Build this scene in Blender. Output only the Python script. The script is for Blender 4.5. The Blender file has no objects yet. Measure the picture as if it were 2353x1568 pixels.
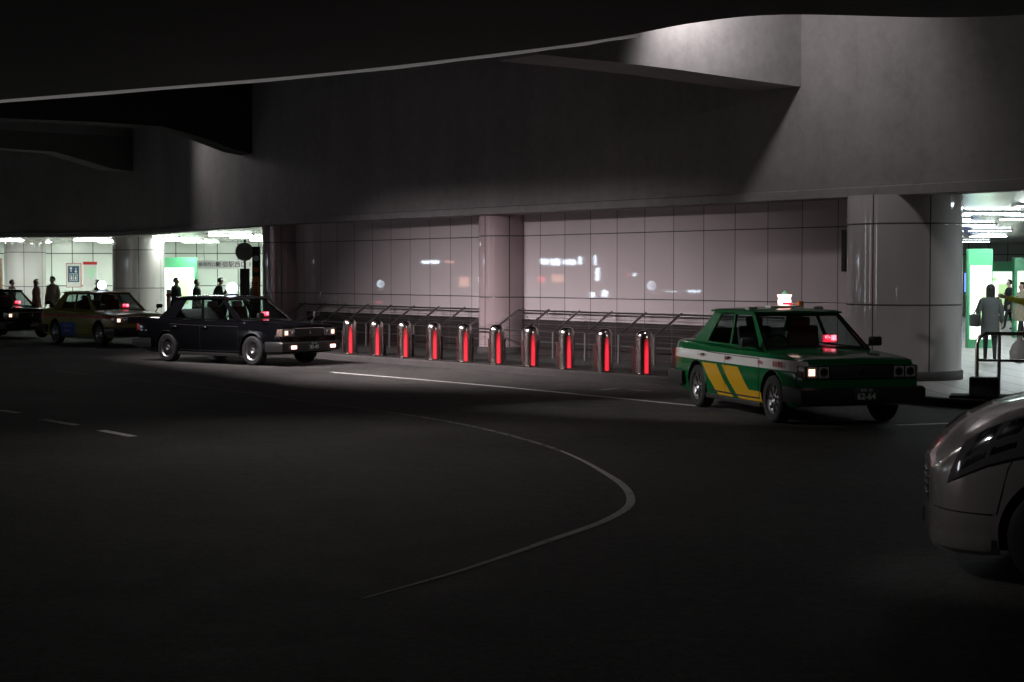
import bpy, bmesh, math, random
from mathutils import Vector, Matrix
random.seed(4)
scene=bpy.context.scene
COL=scene.collection
R=math.radians

# ------------------------------------------------------------------ materials
def _new(name):
    m=bpy.data.materials.new(name); m.use_nodes=True
    nt=m.node_tree; b=nt.nodes['Principled BSDF']
    return m,nt,b
def N(nt,t,**k):
    n=nt.nodes.new(t)
    for a,v in k.items(): setattr(n,a,v)
    return n
def mth(nt,op,a,b=None,c=None):
    n=nt.nodes.new('ShaderNodeMath'); n.operation=op
    for i,v in enumerate((a,b,c)):
        if v is None: continue
        if isinstance(v,(int,float)): n.inputs[i].default_value=v
        else: nt.links.new(v,n.inputs[i])
    return n.outputs[0]
def mixc(nt,f,a,b):
    n=nt.nodes.new('ShaderNodeMix'); n.data_type='RGBA'
    if isinstance(f,(int,float)): n.inputs[0].default_value=f
    else: nt.links.new(f,n.inputs[0])
    for i,v in ((6,a),(7,b)):
        if isinstance(v,tuple): n.inputs[i].default_value=(*v,1)
        else: nt.links.new(v,n.inputs[i])
    return n.outputs[2]
def objco(nt):
    c=N(nt,'ShaderNodeTexCoord'); s=N(nt,'ShaderNodeSeparateXYZ')
    nt.links.new(c.outputs['Object'],s.inputs[0]); return c.outputs['Object'],s.outputs
def noise(nt,co,scale,detail=6,rough=.6):
    n=N(nt,'ShaderNodeTexNoise'); n.inputs['Scale'].default_value=scale
    n.inputs['Detail'].default_value=detail; n.inputs['Roughness'].default_value=rough
    nt.links.new(co,n.inputs['Vector']); return n.outputs['Fac']
def ramp(nt,f,lo,hi):
    n=N(nt,'ShaderNodeMapRange'); n.inputs[1].default_value=lo; n.inputs[2].default_value=hi
    nt.links.new(f,n.inputs[0]); return n.outputs[0]
def simple(name,col,rough=.5,metal=0,emit=None,es=0,var=.15,vs=6,coat=0):
    m,nt,b=_new(name)
    co,_=objco(nt)
    f=noise(nt,co,vs)
    c2=tuple(max(0,x*(1-var)) for x in col); c1=tuple(min(1,x*(1+var)) for x in col)
    nt.links.new(mixc(nt,f,c2,c1),b.inputs['Base Color'])
    r=ramp(nt,f,0,1); 
    nt.links.new(mth(nt,'ADD',mth(nt,'MULTIPLY',r,.12*rough),rough*.94),b.inputs['Roughness'])
    b.inputs['Metallic'].default_value=metal
    b.inputs['Coat Weight'].default_value=coat
    if emit:
        b.inputs['Emission Color'].default_value=(*emit,1); b.inputs['Emission Strength'].default_value=es
    return m
def tile_mat(name,tw,th,col,radial=0,rough=.1,lw=.018):
    m,nt,b=_new(name); co,s=objco(nt)
    if radial:
        u=mth(nt,'MULTIPLY',mth(nt,'ARCTAN2',s[1],s[0]),radial)
    else: u=s[0]
    def line(v,w,lw):
        f=mth(nt,'FRACT',mth(nt,'DIVIDE',mth(nt,'ADD',v,100*w),w))
        d=mth(nt,'ABSOLUTE',mth(nt,'SUBTRACT',f,.5))
        return mth(nt,'GREATER_THAN',d,.5-lw/(2*w))
    l=mth(nt,'MAXIMUM',line(u,tw,lw),line(s[2],th,lw*1.1))
    n1=noise(nt,co,.9,5); n2=noise(nt,co,14,4)
    cb=N(nt,'ShaderNodeCombineXYZ')
    nt.links.new(mth(nt,'FLOOR',mth(nt,'DIVIDE',mth(nt,'ADD',u,100*tw),tw)),cb.inputs[0])
    nt.links.new(mth(nt,'FLOOR',mth(nt,'DIVIDE',s[2],th)),cb.inputs[2])
    wn=N(nt,'ShaderNodeTexWhiteNoise'); nt.links.new(cb.outputs[0],wn.inputs['Vector'])
    base=mixc(nt,n1,tuple(x*.8 for x in col),col)
    base=mixc(nt,mth(nt,'MULTIPLY',wn.outputs['Value'],.2),base,tuple(x*.6 for x in col))
    nt.links.new(mixc(nt,l,base,(.06,.055,.055)),b.inputs['Base Color'])
    nt.links.new(mth(nt,'ADD',mth(nt,'MULTIPLY',l,.6),mth(nt,'ADD',rough,mth(nt,'MULTIPLY',n2,rough*.5))),b.inputs['Roughness'])
    bp=N(nt,'ShaderNodeBump'); bp.inputs['Strength'].default_value=.22; bp.inputs['Distance'].default_value=.006
    h=mth(nt,'ADD',mth(nt,'MULTIPLY',l,-1),mth(nt,'MULTIPLY',n1,.5))
    nt.links.new(h,bp.inputs['Height']); nt.links.new(bp.outputs[0],b.inputs['Normal'])
    b.inputs['IOR'].default_value=1.6
    return m
def concrete(name,col,scale=1,rough=.85,streak=True):
    m,nt,b=_new(name); co,s=objco(nt)
    n1=noise(nt,co,.35*scale,8,.65); n2=noise(nt,co,5*scale,8,.7)
    mp=N(nt,'ShaderNodeMapping'); mp.inputs['Scale'].default_value=(1.1,1.1,.10); nt.links.new(co,mp.inputs[0])
    n3=noise(nt,mp.outputs[0],1.3,6)
    f=mth(nt,'ADD',mth(nt,'MULTIPLY',n1,.5),mth(nt,'ADD',mth(nt,'MULTIPLY',n2,.3),mth(nt,'MULTIPLY',n3,.2 if streak else 0)))
    f=ramp(nt,f,.32,.68)
    nt.links.new(mixc(nt,f,tuple(x*.55 for x in col),tuple(x*1.15 for x in col)),b.inputs['Base Color'])
    b.inputs['Roughness'].default_value=rough
    bp=N(nt,'ShaderNodeBump'); bp.inputs['Strength'].default_value=.35; bp.inputs['Distance'].default_value=.02
    nt.links.new(n2,bp.inputs['Height']); nt.links.new(bp.outputs[0],b.inputs['Normal'])
    return m
def asphalt(name='asphalt',k=1):
    m,nt,b=_new(name); co,s=objco(nt)
    n1=noise(nt,co,.22,6,.6); n2=noise(nt,co,24,4,.95); n3=noise(nt,co,1.7,6,.7); n4=noise(nt,co,8,6,.9)
    f=mth(nt,'ADD',mth(nt,'MULTIPLY',n1,.22),mth(nt,'ADD',mth(nt,'MULTIPLY',n2,.34),mth(nt,'ADD',mth(nt,'MULTIPLY',n3,.14),mth(nt,'MULTIPLY',n4,.30))))
    f=ramp(nt,f,.42,.58)
    nt.links.new(mixc(nt,f,(.010*k,.010*k,.011*k),(.14*k,.132*k,.12*k)),b.inputs['Base Color'])
    nt.links.new(mth(nt,'ADD',.62,mth(nt,'MULTIPLY',n3,.3)),b.inputs['Roughness'])
    bp=N(nt,'ShaderNodeBump'); bp.inputs['Strength'].default_value=1; bp.inputs['Distance'].default_value=.03
    nt.links.new(mth(nt,'ADD',n2,n4),bp.inputs['Height']); nt.links.new(bp.outputs[0],b.inputs['Normal'])
    return m
def worn_paint(name,cover=.5,col=(.55,.55,.52)):
    m,nt,b=_new(name); co,s=objco(nt)
    f=ramp(nt,noise(nt,co,9,8,.8),cover-.06,cover+.06)
    nt.links.new(mixc(nt,f,(.05,.05,.05),col),b.inputs['Base Color']); b.inputs['Roughness'].default_value=.75
    return m
def glass_mat(name,tint=(.55,.64,.62)):
    m,nt,b=_new(name)
    nt.nodes.remove(b); out=nt.nodes['Material Output']
    t=N(nt,'ShaderNodeBsdfTransparent'); t.inputs[0].default_value=(*tint,1)
    g=N(nt,'ShaderNodeBsdfGlossy'); g.inputs['Roughness'].default_value=.02; g.inputs[0].default_value=(.9,.9,.9,1)
    lw=N(nt,'ShaderNodeLayerWeight'); lw.inputs[0].default_value=.5
    mx=N(nt,'ShaderNodeMixShader'); nt.links.new(mth(nt,'ADD',mth(nt,'MULTIPLY',mth(nt,'POWER',lw.outputs['Facing'],4),.6),.06),mx.inputs[0])
    nt.links.new(t.outputs[0],mx.inputs[1]); nt.links.new(g.outputs[0],mx.inputs[2]); nt.links.new(mx.outputs[0],out.inputs[0])
    return m
def emis(name,col,st): return simple(name,tuple(min(.8,c) for c in col),.4,emit=col,es=st,var=.05)
def livery(name,base,stripes,coat=.6,rough=.3,spec=.5):
    """stripes: list of (x0,x1,z0,z1,slant,col) in vehicle space"""
    m,nt,b=_new(name); co,s=objco(nt)
    n=noise(nt,co,3,4)
    c=mixc(nt,n,tuple(x*.85 for x in base),base)
    for x0,x1,z0,z1,sl,colr in stripes:
        u=mth(nt,'ADD',s[0],mth(nt,'MULTIPLY',s[2],sl))
        k=mth(nt,'MULTIPLY',mth(nt,'MULTIPLY',mth(nt,'GREATER_THAN',u,x0),mth(nt,'LESS_THAN',u,x1)),
              mth(nt,'MULTIPLY',mth(nt,'GREATER_THAN',s[2],z0),mth(nt,'LESS_THAN',s[2],z1)))
        k=mth(nt,'MULTIPLY',k,mth(nt,'GREATER_THAN',mth(nt,'ABSOLUTE',s[1]),.72))
        c=mixc(nt,k,c,colr)
    nt.links.new(c,b.inputs['Base Color']); b.inputs['Roughness'].default_value=rough
    b.inputs['Coat Weight'].default_value=coat; b.inputs['Coat Roughness'].default_value=.04; b.inputs['Specular IOR Level'].default_value=spec
    return m
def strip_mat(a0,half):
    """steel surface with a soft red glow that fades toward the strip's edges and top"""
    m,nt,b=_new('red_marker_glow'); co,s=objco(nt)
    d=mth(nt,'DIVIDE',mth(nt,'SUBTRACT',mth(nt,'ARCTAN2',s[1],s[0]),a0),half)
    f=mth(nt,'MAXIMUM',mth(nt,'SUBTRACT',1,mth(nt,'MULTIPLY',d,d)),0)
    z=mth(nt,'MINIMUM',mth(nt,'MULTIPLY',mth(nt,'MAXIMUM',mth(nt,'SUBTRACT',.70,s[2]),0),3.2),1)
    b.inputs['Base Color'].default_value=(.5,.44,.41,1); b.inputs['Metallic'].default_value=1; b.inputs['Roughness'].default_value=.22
    b.inputs['Emission Color'].default_value=(1,.02,.045,1)  # emission stands in for a red reflection on the steel
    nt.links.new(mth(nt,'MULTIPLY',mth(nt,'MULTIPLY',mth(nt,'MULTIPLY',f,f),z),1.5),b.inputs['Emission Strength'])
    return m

M={}
M['asphalt']=asphalt(); M['asphaltd']=asphalt('dark_kerbside_asphalt',.5)
M['paint']=worn_paint('road_paint',.40,(.8,.78,.74)); M['paint_faint']=worn_paint('road_paint_faint',.48,(.34,.33,.31))
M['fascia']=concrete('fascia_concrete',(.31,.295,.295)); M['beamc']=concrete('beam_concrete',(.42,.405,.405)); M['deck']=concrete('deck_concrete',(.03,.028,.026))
M['beamd']=concrete('sooty_beam_concrete',(.05,.047,.045)); M['beamm']=concrete('weathered_beam_concrete',(.16,.15,.145))  # darker copies of the beam concrete, shade put into the colour
M['pave']=tile_mat('paving_tiles',.6,.6,(.30,.28,.26),rough=.4)
M['kerb']=concrete('kerb_concrete',(.07,.062,.06),3); M['signback']=concrete('sign_back_metal',(.13,.13,.13),3)
M['plinth']=tile_mat('plinth_dark_tiles',.9,.4,(.05,.040,.040),rough=.08,lw=.02)
M['wall']=tile_mat('wall_tiles',.9,1.4,(.70,.615,.63),rough=.02,lw=.019)
M['colt']=tile_mat('column_tiles',1.0,1.4,(.66,.62,.62),radial=1.0,rough=.05,lw=.026)
M['colp']=tile_mat('pillar_tiles',.62,1.4,(.52,.40,.415),radial=.6,rough=.05,lw=.024)
M['hallw']=tile_mat('hall_tiles',.9,1.4,(.76,.82,.76),rough=.15,lw=.035)
M['ceil']=simple('ceiling_panel',(.62,.64,.62),.22,metal=.3)
M['white']=simple('white_plastic',(.75,.75,.73),.4)
M['black']=simple('black_plastic',(.018,.018,.018),.45)
M['rubber']=simple('rubber',(.016,.016,.016),.75)
M['steel']=simple('stainless_steel',(.56,.50,.47),.22,metal=1,var=.06)
M['steelr']=simple('rail_stainless_steel',(.62,.60,.58),.25,metal=1,var=.06)
M['steeld']=simple('dull_steel_bar',(.10,.09,.09),.45,metal=.8,var=.06)
M['steela']=simple('slanted_steel_arm',(.34,.31,.31),.35,metal=.9,var=.06)
M['chrome']=simple('chrome',(.7,.7,.7),.12,metal=1,var=.03)
M['alloy']=simple('wheel_metal',(.40,.40,.41),.35,metal=.8)
M['glass']=glass_mat('car_glass')
M['lens']=simple('lamp_lens',(.36,.36,.35),.12,coat=1)
M['lensd']=simple('clear_lamp_lens',(.20,.20,.215),.07,metal=.6,coat=1)
M['lensb']=simple('lamp_inner_chrome',(.62,.62,.65),.16,metal=1)
M['amber']=simple('corner_lens',(.22,.16,.13),.2,coat=1)
M['headon']=emis('headlamp_glow',(1,.55,.40),2.6)
M['pinkon']=emis('foglamp_glow',(1,.55,.50),4)
M['red_led']=emis('red_led',(1,.01,.05),1.6)
M['red_hot']=emis('red_led_letters',(1,.3,.4),4)
M['lampw']=emis('roof_lamp_white',(.72,.85,1),6)
M['lampp']=emis('roof_lamp_pink',(1,.66,.55),2.8)
M['green_p']=emis('green_lamp_cap',(.2,.6,.3),.5)
M['seat']=simple('seat_fabric',(.12,.12,.115),.8)
M['seatw']=simple('seat_cover',(.36,.36,.35),.8)
M['plate']=simple('green_plate',(.01,.03,.02),.5)
M['ptext']=simple('plate_text',(.5,.54,.5),.5)
M['hall_light']=emis('hall_light',(.88,1,.9),66)
M['hall_blue']=emis('hall_light_cool',(.85,.97,1),38)
M['poster']=emis('lit_poster',(.9,1,.88),1.3)
M['posterg']=emis('lit_poster_green',(.55,.85,.4),.9)
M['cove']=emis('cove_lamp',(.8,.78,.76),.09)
M['green_frame']=simple('green_frame',(.10,.42,.20),.4)
M['red_paint']=simple('red_paint',(.5,.02,.02),.4)
M['blue_paint']=simple('blue_paint',(.04,.10,.17),.4)
M['orange']=simple('orange_paint',(.5,.15,.03),.5)
M['barrel']=simple('barrel_plastic',(.07,.03,.028),.5)
M['skin']=simple('skin',(.5,.33,.25),.6); M['hair']=simple('hair',(.015,.012,.01),.5)
M['hairg']=simple('grey_hair',(.2,.19,.18),.6)
M['shoe']=simple('shoe_leather',(.02,.02,.02),.5)
M['bagw']=simple('white_bag_plastic',(.75,.75,.75),.35)
M['shopsign']=emis('shop_sign_glow',(.7,.85,1),15); M['shopwarm']=emis('shop_sign_warm',(1,.5,.35),3.5); M['shopdim']=emis('shop_banner_glow',(.95,.95,1),6); M['shopred']=emis('shop_sign_red',(1,.08,.08),5)
M['darkwall']=concrete('dark_render_wall',(.05,.05,.05))

# ------------------------------------------------------------------ mesh builder
class MB:
    def __init__(s): s.bm=bmesh.new(); s.mats=[]
    def mi(s,m):
        if m not in s.mats: s.mats.append(m)
        return s.mats.index(m)
    def box(s,c,d,m,rz=0,bev=0,ry=0,rx=0):
        r=bmesh.ops.create_cube(s.bm,size=1); vs=r['verts']
        bmesh.ops.scale(s.bm,vec=d,verts=vs)
        fs=set(f for v in vs for f in v.link_faces)
        if bev>0:
            es=list(set(e for v in vs for e in v.link_edges))
            rr=bmesh.ops.bevel(s.bm,geom=es,offset=bev,segments=2,affect='EDGES',profile=.6)
            vs=list(set(rr['verts'])|set(v for v in vs if v.is_valid)); fs=set(f for v in vs for f in v.link_faces)
        mt=Matrix.Translation(c)@Matrix.Rotation(rz,4,'Z')@Matrix.Rotation(ry,4,'Y')@Matrix.Rotation(rx,4,'X')
        bmesh.ops.transform(s.bm,matrix=mt,verts=vs)
        i=s.mi(m)
        for f in fs: f.material_index=i
    def ring(s,pts): return [s.bm.verts.new(p) for p in pts]
    def loft(s,rings,m,caps=True,closed=True):
        i=s.mi(m); rs=[s.ring(r) for r in rings]
        for a,b in zip(rs,rs[1:]):
            n=len(a)
            for k in range(n if closed else n-1):
                k2=(k+1)%n
                try:
                    f=s.bm.faces.new((a[k],a[k2],b[k2],b[k])); f.material_index=i
                except ValueError: pass
        if caps and closed:
            for r,rev in ((rs[0],True),(rs[-1],False)):
                f=s.bm.faces.new(list(reversed(r)) if rev else r); f.material_index=i
        return rs
    def cyl(s,p0,p1,r0,r1,m,seg=20,caps=True):
        p0=Vector(p0);p1=Vector(p1); d=(p1-p0).normalized()
        a=d.orthogonal().normalized(); b=d.cross(a)
        def rg(p,r): return [p+a*r*math.cos(2*math.pi*k/seg)+b*r*math.sin(2*math.pi*k/seg) for k in range(seg)]
        s.loft([rg(p0,r0),rg(p1,r1)],m,caps)
    def revolve(s,prof,origin,axis,m,seg=24,caps=True):
        """prof: list of (r,h) along axis"""
        o=Vector(origin); d=Vector(axis).normalized(); a=d.orthogonal().normalized(); b=d.cross(a)
        s.loft([[o+d*h+a*r*math.cos(2*math.pi*k/seg)+b*r*math.sin(2*math.pi*k/seg) for k in range(seg)] for r,h in prof],m,caps)
    def tube(s,path,r,m,seg=10):
        P=[Vector(p) for p in path]; rs=[]; prev=None
        for i,p in enumerate(P):
            d=((P[min(i+1,len(P)-1)]-P[i]).normalized()+(P[i]-P[max(i-1,0)]).normalized()).normalized()
            a=d.orthogonal().normalized() if prev is None else (prev-d*prev.dot(d)).normalized()
            prev=a; b=d.cross(a)
            rs.append([p+(a*math.cos(2*math.pi*k/seg)+b*math.sin(2*math.pi*k/seg))*r for k in range(seg)])
        s.loft(rs,m)
    def poly(s,pts,m):
        f=s.bm.faces.new(s.ring(pts)); f.material_index=s.mi(m); return f
    def prism(s,pts,z0,z1,m):
        """pts 2D"""
        i=s.mi(m); a=s.ring([(x,y,z0) for x,y in pts]); b=s.ring([(x,y,z1) for x,y in pts]); n=len(pts)
        for k in range(n):
            f=s.bm.faces.new((a[k],a[(k+1)%n],b[(k+1)%n],b[k])); f.material_index=i
        for r in (list(reversed(a)),b):
            f=s.bm.faces.new(r); f.material_index=i
    def sphere(s,c,r,m,sc=(1,1,1),u=16,v=10):
        rr=bmesh.ops.create_uvsphere(s.bm,u_segments=u,v_segments=v,radius=r)
        vs=rr['verts']; bmesh.ops.scale(s.bm,vec=sc,verts=vs); bmesh.ops.translate(s.bm,vec=c,verts=vs)
        i=s.mi(m)
        for f in set(f for v in vs for f in v.link_faces): f.material_index=i
    def done(s,name,parent=None,loc=(0,0,0),rz=0,smooth=35,normals=True,**props):
        if normals: bmesh.ops.recalc_face_normals(s.bm,faces=s.bm.faces[:])
        me=bpy.data.meshes.new(name); s.bm.to_mesh(me); s.bm.free()
        for m in s.mats: me.materials.append(m)
        if smooth:
            for p in me.polygons: p.use_smooth=True
            me.set_sharp_from_angle(angle=R(smooth))
        o=bpy.data.objects.new(name,me); COL.objects.link(o); o.location=loc; o.rotation_euler=(0,0,rz)
        if parent: o.parent=parent
        for k,v in props.items(): o[k]=v
        return o
def empty(name,loc,rz=0,parent=None,**props):
    o=bpy.data.objects.new(name,None); COL.objects.link(o); o.location=loc; o.rotation_euler=(0,0,rz)
    o.empty_display_size=.2
    if parent: o.parent=parent
    for k,v in props.items(): o[k]=v
    return o
FACE={'+x':((0,1,0),(0,0,1),(1,0,0)),'-x':((0,-1,0),(0,0,1),(-1,0,0)),'-y':((1,0,0),(0,0,1),(0,-1,0)),'+y':((-1,0,0),(0,0,1),(0,1,0))}
def text(s,size,loc,face,mat,parent,name='lettering',sx=1,bold=.0,spacing=1):
    cu=bpy.data.curves.new('t','FONT'); cu.body=s; cu.size=size; cu.align_x='CENTER'; cu.align_y='CENTER'
    cu.extrude=.002; cu.offset=bold; cu.space_line=spacing
    t=bpy.data.objects.new('t',cu); COL.objects.link(t)
    dg=bpy.context.evaluated_depsgraph_get()
    me=bpy.data.meshes.new_from_object(t.evaluated_get(dg)); bpy.data.objects.remove(t)
    X,Y,Z=[Vector(v) for v in FACE[face]]
    mt=Matrix((X*sx,Y,Z)).transposed().to_4x4(); mt=Matrix.Translation(loc)@mt
    me.transform(mt); me.materials.clear(); me.materials.append(mat); me.name=name
    o=bpy.data.objects.new(name,me); COL.objects.link(o)
    if parent: o.parent=parent
    return o
def catmull(P,n=8):
    out=[]; P=[Vector(p) for p in P]
    for i in range(len(P)-1):
        p0=P[max(i-1,0)];p1=P[i];p2=P[i+1];p3=P[min(i+2,len(P)-1)]
        for k in range(n):
            t=k/n
            out.append(.5*((2*p1)+(-p0+p2)*t+(2*p0-5*p1+4*p2-p3)*t*t+(-p0+3*p1-3*p2+p3)*t**3))
    out.append(P[-1]); return out

# ------------------------------------------------------------------ ground
b=MB(); b.poly([(-120,-60,0),(120,-60,0),(120,160,0),(-120,160,0)],M['asphalt'])
b.done('ground',smooth=0,kind='structure')
kerb=[(20,7),(14,16.2),(9.6,21.6),(7.5,23.7),(6.35,24.9),(5.3,26.8),(2.12,30.6),(-3.97,38.4),(-8.0,46.5),(-12.8,54),(-19,60),(-45,68)]
b=MB(); b.prism(kerb+[(-45,115),(60,115),(60,7)],-.05,.10,M['pave']); b.done('pavement',smooth=0,kind='structure')
b=MB(); b.poly([(x,y,.104) for x,y in ((5.35,26.85),(2.16,30.65),(-3.93,38.45),(-7.96,46.5),(-6.9,47.9),(-6.3,47.85),(5.9,31.3),(5.9,29.6))],M['asphaltd']); b.done('kerbside_paving',smooth=0,kind='structure')
kp=[Vector((x,y,0)) for x,y in kerb]
b=MB()
rings=[]
for i,p in enumerate(kp):
    d=(kp[min(i+1,len(kp)-1)]-kp[max(i-1,0)]).normalized(); n=Vector((d.y,-d.x,0)); 
    if n.y>0: n=-n
    rings.append([p+n*.0+Vector((0,0,-.05)),p+n*.14+Vector((0,0,-.05)),p+n*.135+Vector((0,0,.105)),p+n*.12+Vector((0,0,.125)),p+n*.0+Vector((0,0,.125))])
b.loft(rings,M['kerb']); b.done('kerb',kind='structure',smooth=20)
def ribbon(name,pts,w,mat,z=.004,wfun=None):
    P=[Vector((x,y,z)) for x,y in pts]; b=MB(); L=[];Rr=[]
    for i,p in enumerate(P):
        d=(P[min(i+1,len(P)-1)]-P[max(i-1,0)]).normalized(); n=Vector((-d.y,d.x,0)); ww=w*(wfun(i/(len(P)-1)) if wfun else 1)
        L.append(p+n*ww/2);Rr.append(p-n*ww/2)
    l=b.ring(L); r=b.ring(Rr); k=b.mi(mat)
    for i in range(len(P)-1): b.bm.faces.new((l[i],l[i+1],r[i+1],r[i])).material_index=k
    return b.done(name,smooth=0,kind='structure')
arc=[(-9.07,33.8),(-5.33,29),(-3.64,26.5),(-1.02,22.57),(.364,19.16),(.935,16.28),(1.024,14.57),(.77,13.41),(.232,12.23),(-.329,11.07),(-.897,10.1)]
ca=[(p.x,p.y) for p in catmull([(x,y,0) for x,y in arc],10)]
ribbon('road_marking',ca[:43],.07,M['paint_faint'])
ribbon('road_marking',ca[42:],.075,M['paint'],wfun=lambda t:min(1,.5+t*3)*(1-.8*max(0,t-.6)/.4))
ribbon('road_marking',[(p.x,p.y) for p in catmull([(-3.56,33.36,0),(-.58,29.6,0),(2.48,25.2,0),(2.95,24.6,0)],8)],.11,M['paint'])
for a,c in (((-7.28,24.1),(-6.88,23.6)),((-6.26,22.57),(-5.58,21.7)),((-5.1,21.0),(-4.52,20.2)),((4.93,21.7),(6.3,22.2))):
    ribbon('road_marking',[a,c],.13,M['paint'])
for a,c in (((1.47,28.2),(1.79,28.7)),((1.95,28.3),(2.3,28.0))):
    ribbon('road_marking',[a,c],.12,M['paint_faint'])

# ------------------------------------------------------------------ tiled wall
wd=Vector((.593,-.805,0)); wn=Vector((-.805,-.593,0))
C0=Vector((-6.3,47.85,0)); wlen=22.0; wang=math.atan2(wd.y,wd.x)
b=MB()
b.box((wlen/2,.3,1.66),(wlen,.6,3.3),M['wall'])
o=b.done('tiled_wall',loc=C0,rz=wang,smooth=0,label='long glossy white tiled wall behind the bollards',category='wall')
b=MB(); b.box((9.4,-.02,.5),(16.6,.04,.8),M['plinth']); b.done('plinth',parent=o,smooth=0)
b=MB(); b.box((0,0,1.7),(.3,26,3.2),M['hallw']); b.done('hall_side_wall',loc=(-6.2,61.5,0),smooth=0,label='plain pale tiled side wall of the station hall',category='wall')
b=MB(); b.box((0,0,1.7),(.3,46,3.2),M['hallw']); b.done('hall_side_wall',loc=(8.5,53.8,0),rz=-.03,smooth=0,label='plain pale tiled side wall beside the bright hall',category='wall')
b=MB(); b.box((0,0,1.7),(46,.3,3.2),M['hallw']); b.done('hall_back_wall',loc=(-29,74,0),smooth=0,label='pale green-white tiled rear wall of the station hall',category='wall')
b=MB(); b.box((0,0,1.7),(40,.3,3.2),M['hallw']); b.done('hall_back_wall',loc=(29,78,0),smooth=0,label='bright pale rear wall of the station hall',category='wall')

def column(x,y,r,lab,mat=None):
    b=MB(); b.revolve([(r,0.10),(r,3.3)],(0,0,0),(0,0,1),mat or M['colt'],48,caps=False)
    o=b.done('round_column',loc=(x,y,0),smooth=60,label=lab,category='column',group='round tiled columns along the station front')
    b=MB(); b.revolve([(r+.03,.10),(r+.03,.24),(r+.001,.26)],(0,0,0),(0,0,1),M['kerb'],48,caps=False); b.done('column_base',parent=o,smooth=60)
    o.rotation_euler=(0,0,R(-20)); return o
column(6.92,30.0,1.0,'thick round glossy tiled column at the end of the wall')
column(-.17,39.34,.60,'glossy tiled half-round pillar projecting from the wall',M['colp'])
column(-6.50,47.7,.50,'round glossy tiled column where the wall begins',M['colp'])
column(-13.84,63,.95,'thick round tiled column beside the bright hall entrance')
column(-20.05,70,.83,'round tiled column in front of the hall signs')

# ------------------------------------------------------------------ overpass structure
fas=[(20,9.5,0),(11.3,22.6,0),(8.2,27.0,0),(5.43,30.8,0),(-1.35,39.98,0),(-6.6,47.1,0),(-10.5,54.5,0),(-13.2,60,0),(-15.5,62.3,0),(-19.1,63.6,0),(-30,65,0),(-50,66,0)]
fp=catmull(fas,6)
def sweep(path,prof,name,mat,**k):
    """prof: list of (n offset toward camera, z)"""
    b=MB(); rings=[]
    for i,p in enumerate(path):
        d=(path[min(i+1,len(path)-1)]-path[max(i-1,0)]).normalized(); n=Vector((d.y,-d.x,0))
        if n.dot(Vector((-p.x,-p.y,0)))<0: n=-n
        rings.append([Vector((p.x,p.y,z))+n*o for o,z in prof])
    b.loft(rings,mat); return b.done(name,smooth=25,**k)
fo=sweep(fp,[(-.35,3.34),(-.35,9.2),(0,9.2),(.02,3.46),(.09,3.44),(.10,3.29),(.04,3.27),(-.30,3.27)],'overpass_fascia',M['fascia'],label='curved grey concrete overpass fascia above the wall',category='overpass')
b=MB(); b.prism([(p.x,p.y) for p in fp]+[(-50,115),(60,115),(60,9.5)],3.3,3.55,M['ceil']); b.done('soffit',parent=fo,smooth=0)
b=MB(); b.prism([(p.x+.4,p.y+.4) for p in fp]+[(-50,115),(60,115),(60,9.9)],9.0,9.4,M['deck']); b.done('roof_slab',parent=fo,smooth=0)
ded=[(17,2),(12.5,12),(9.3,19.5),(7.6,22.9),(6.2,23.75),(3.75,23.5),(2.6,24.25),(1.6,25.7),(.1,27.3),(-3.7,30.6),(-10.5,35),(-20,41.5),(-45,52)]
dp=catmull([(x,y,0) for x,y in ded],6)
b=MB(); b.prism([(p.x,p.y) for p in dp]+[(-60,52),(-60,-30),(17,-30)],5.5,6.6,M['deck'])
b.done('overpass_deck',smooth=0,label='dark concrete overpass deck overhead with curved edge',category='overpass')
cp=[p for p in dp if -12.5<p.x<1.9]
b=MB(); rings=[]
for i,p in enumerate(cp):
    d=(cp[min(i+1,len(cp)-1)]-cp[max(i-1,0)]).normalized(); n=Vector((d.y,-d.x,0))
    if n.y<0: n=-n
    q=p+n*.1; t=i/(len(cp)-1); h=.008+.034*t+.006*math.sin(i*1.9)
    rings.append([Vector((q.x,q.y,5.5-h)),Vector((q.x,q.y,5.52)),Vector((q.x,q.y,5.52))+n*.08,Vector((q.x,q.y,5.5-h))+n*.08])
b.loft(rings,M['cove']); b.done('edge_light_strip',smooth=0,label='thin dim light strip along the curved deck edge',category='light')  # weak emission painted in for the lit sliver below the deck edge
def crossbeam(foot,d,prof,w,lab,top=8.8,mat=None):
    d=Vector((*d,0)).normalized(); side=Vector((-d.y,d.x,0))
    if side.y<0: side=-side   # away from camera
    b=MB(); rings=[]
    f=Vector((*foot,0))
    for s,z in prof:
        p=f+d*s
        rings.append([p+Vector((0,0,z)),p+Vector((0,0,top)),p+side*w+Vector((0,0,top)),p+side*w+Vector((0,0,z))])
    b.loft(rings,mat or M['beamc']); return b.done('cross_beam',smooth=20,label=lab,category='beam',group='concrete cross beams of the overpass')
o=crossbeam((5.42,31.15),(-.82,-.57),[(0,5.33),(1.5,5.38),(3.2,5.45),(4.6,5.48),(6.1,5.49)],1.1,'lit concrete cross beam joining the curved fascia')
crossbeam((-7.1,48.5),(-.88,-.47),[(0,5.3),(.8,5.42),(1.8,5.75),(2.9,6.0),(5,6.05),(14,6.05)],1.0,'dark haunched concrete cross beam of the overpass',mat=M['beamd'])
crossbeam((-13.4,60.2),(-.78,-.63),[(0,5.55),(.8,5.6),(1.8,5.85),(2.9,6.1),(5,6.15),(12,6.15)],1.0,'dark concrete cross beam further along the overpass',mat=M['beamm'],top=6.75)

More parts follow.
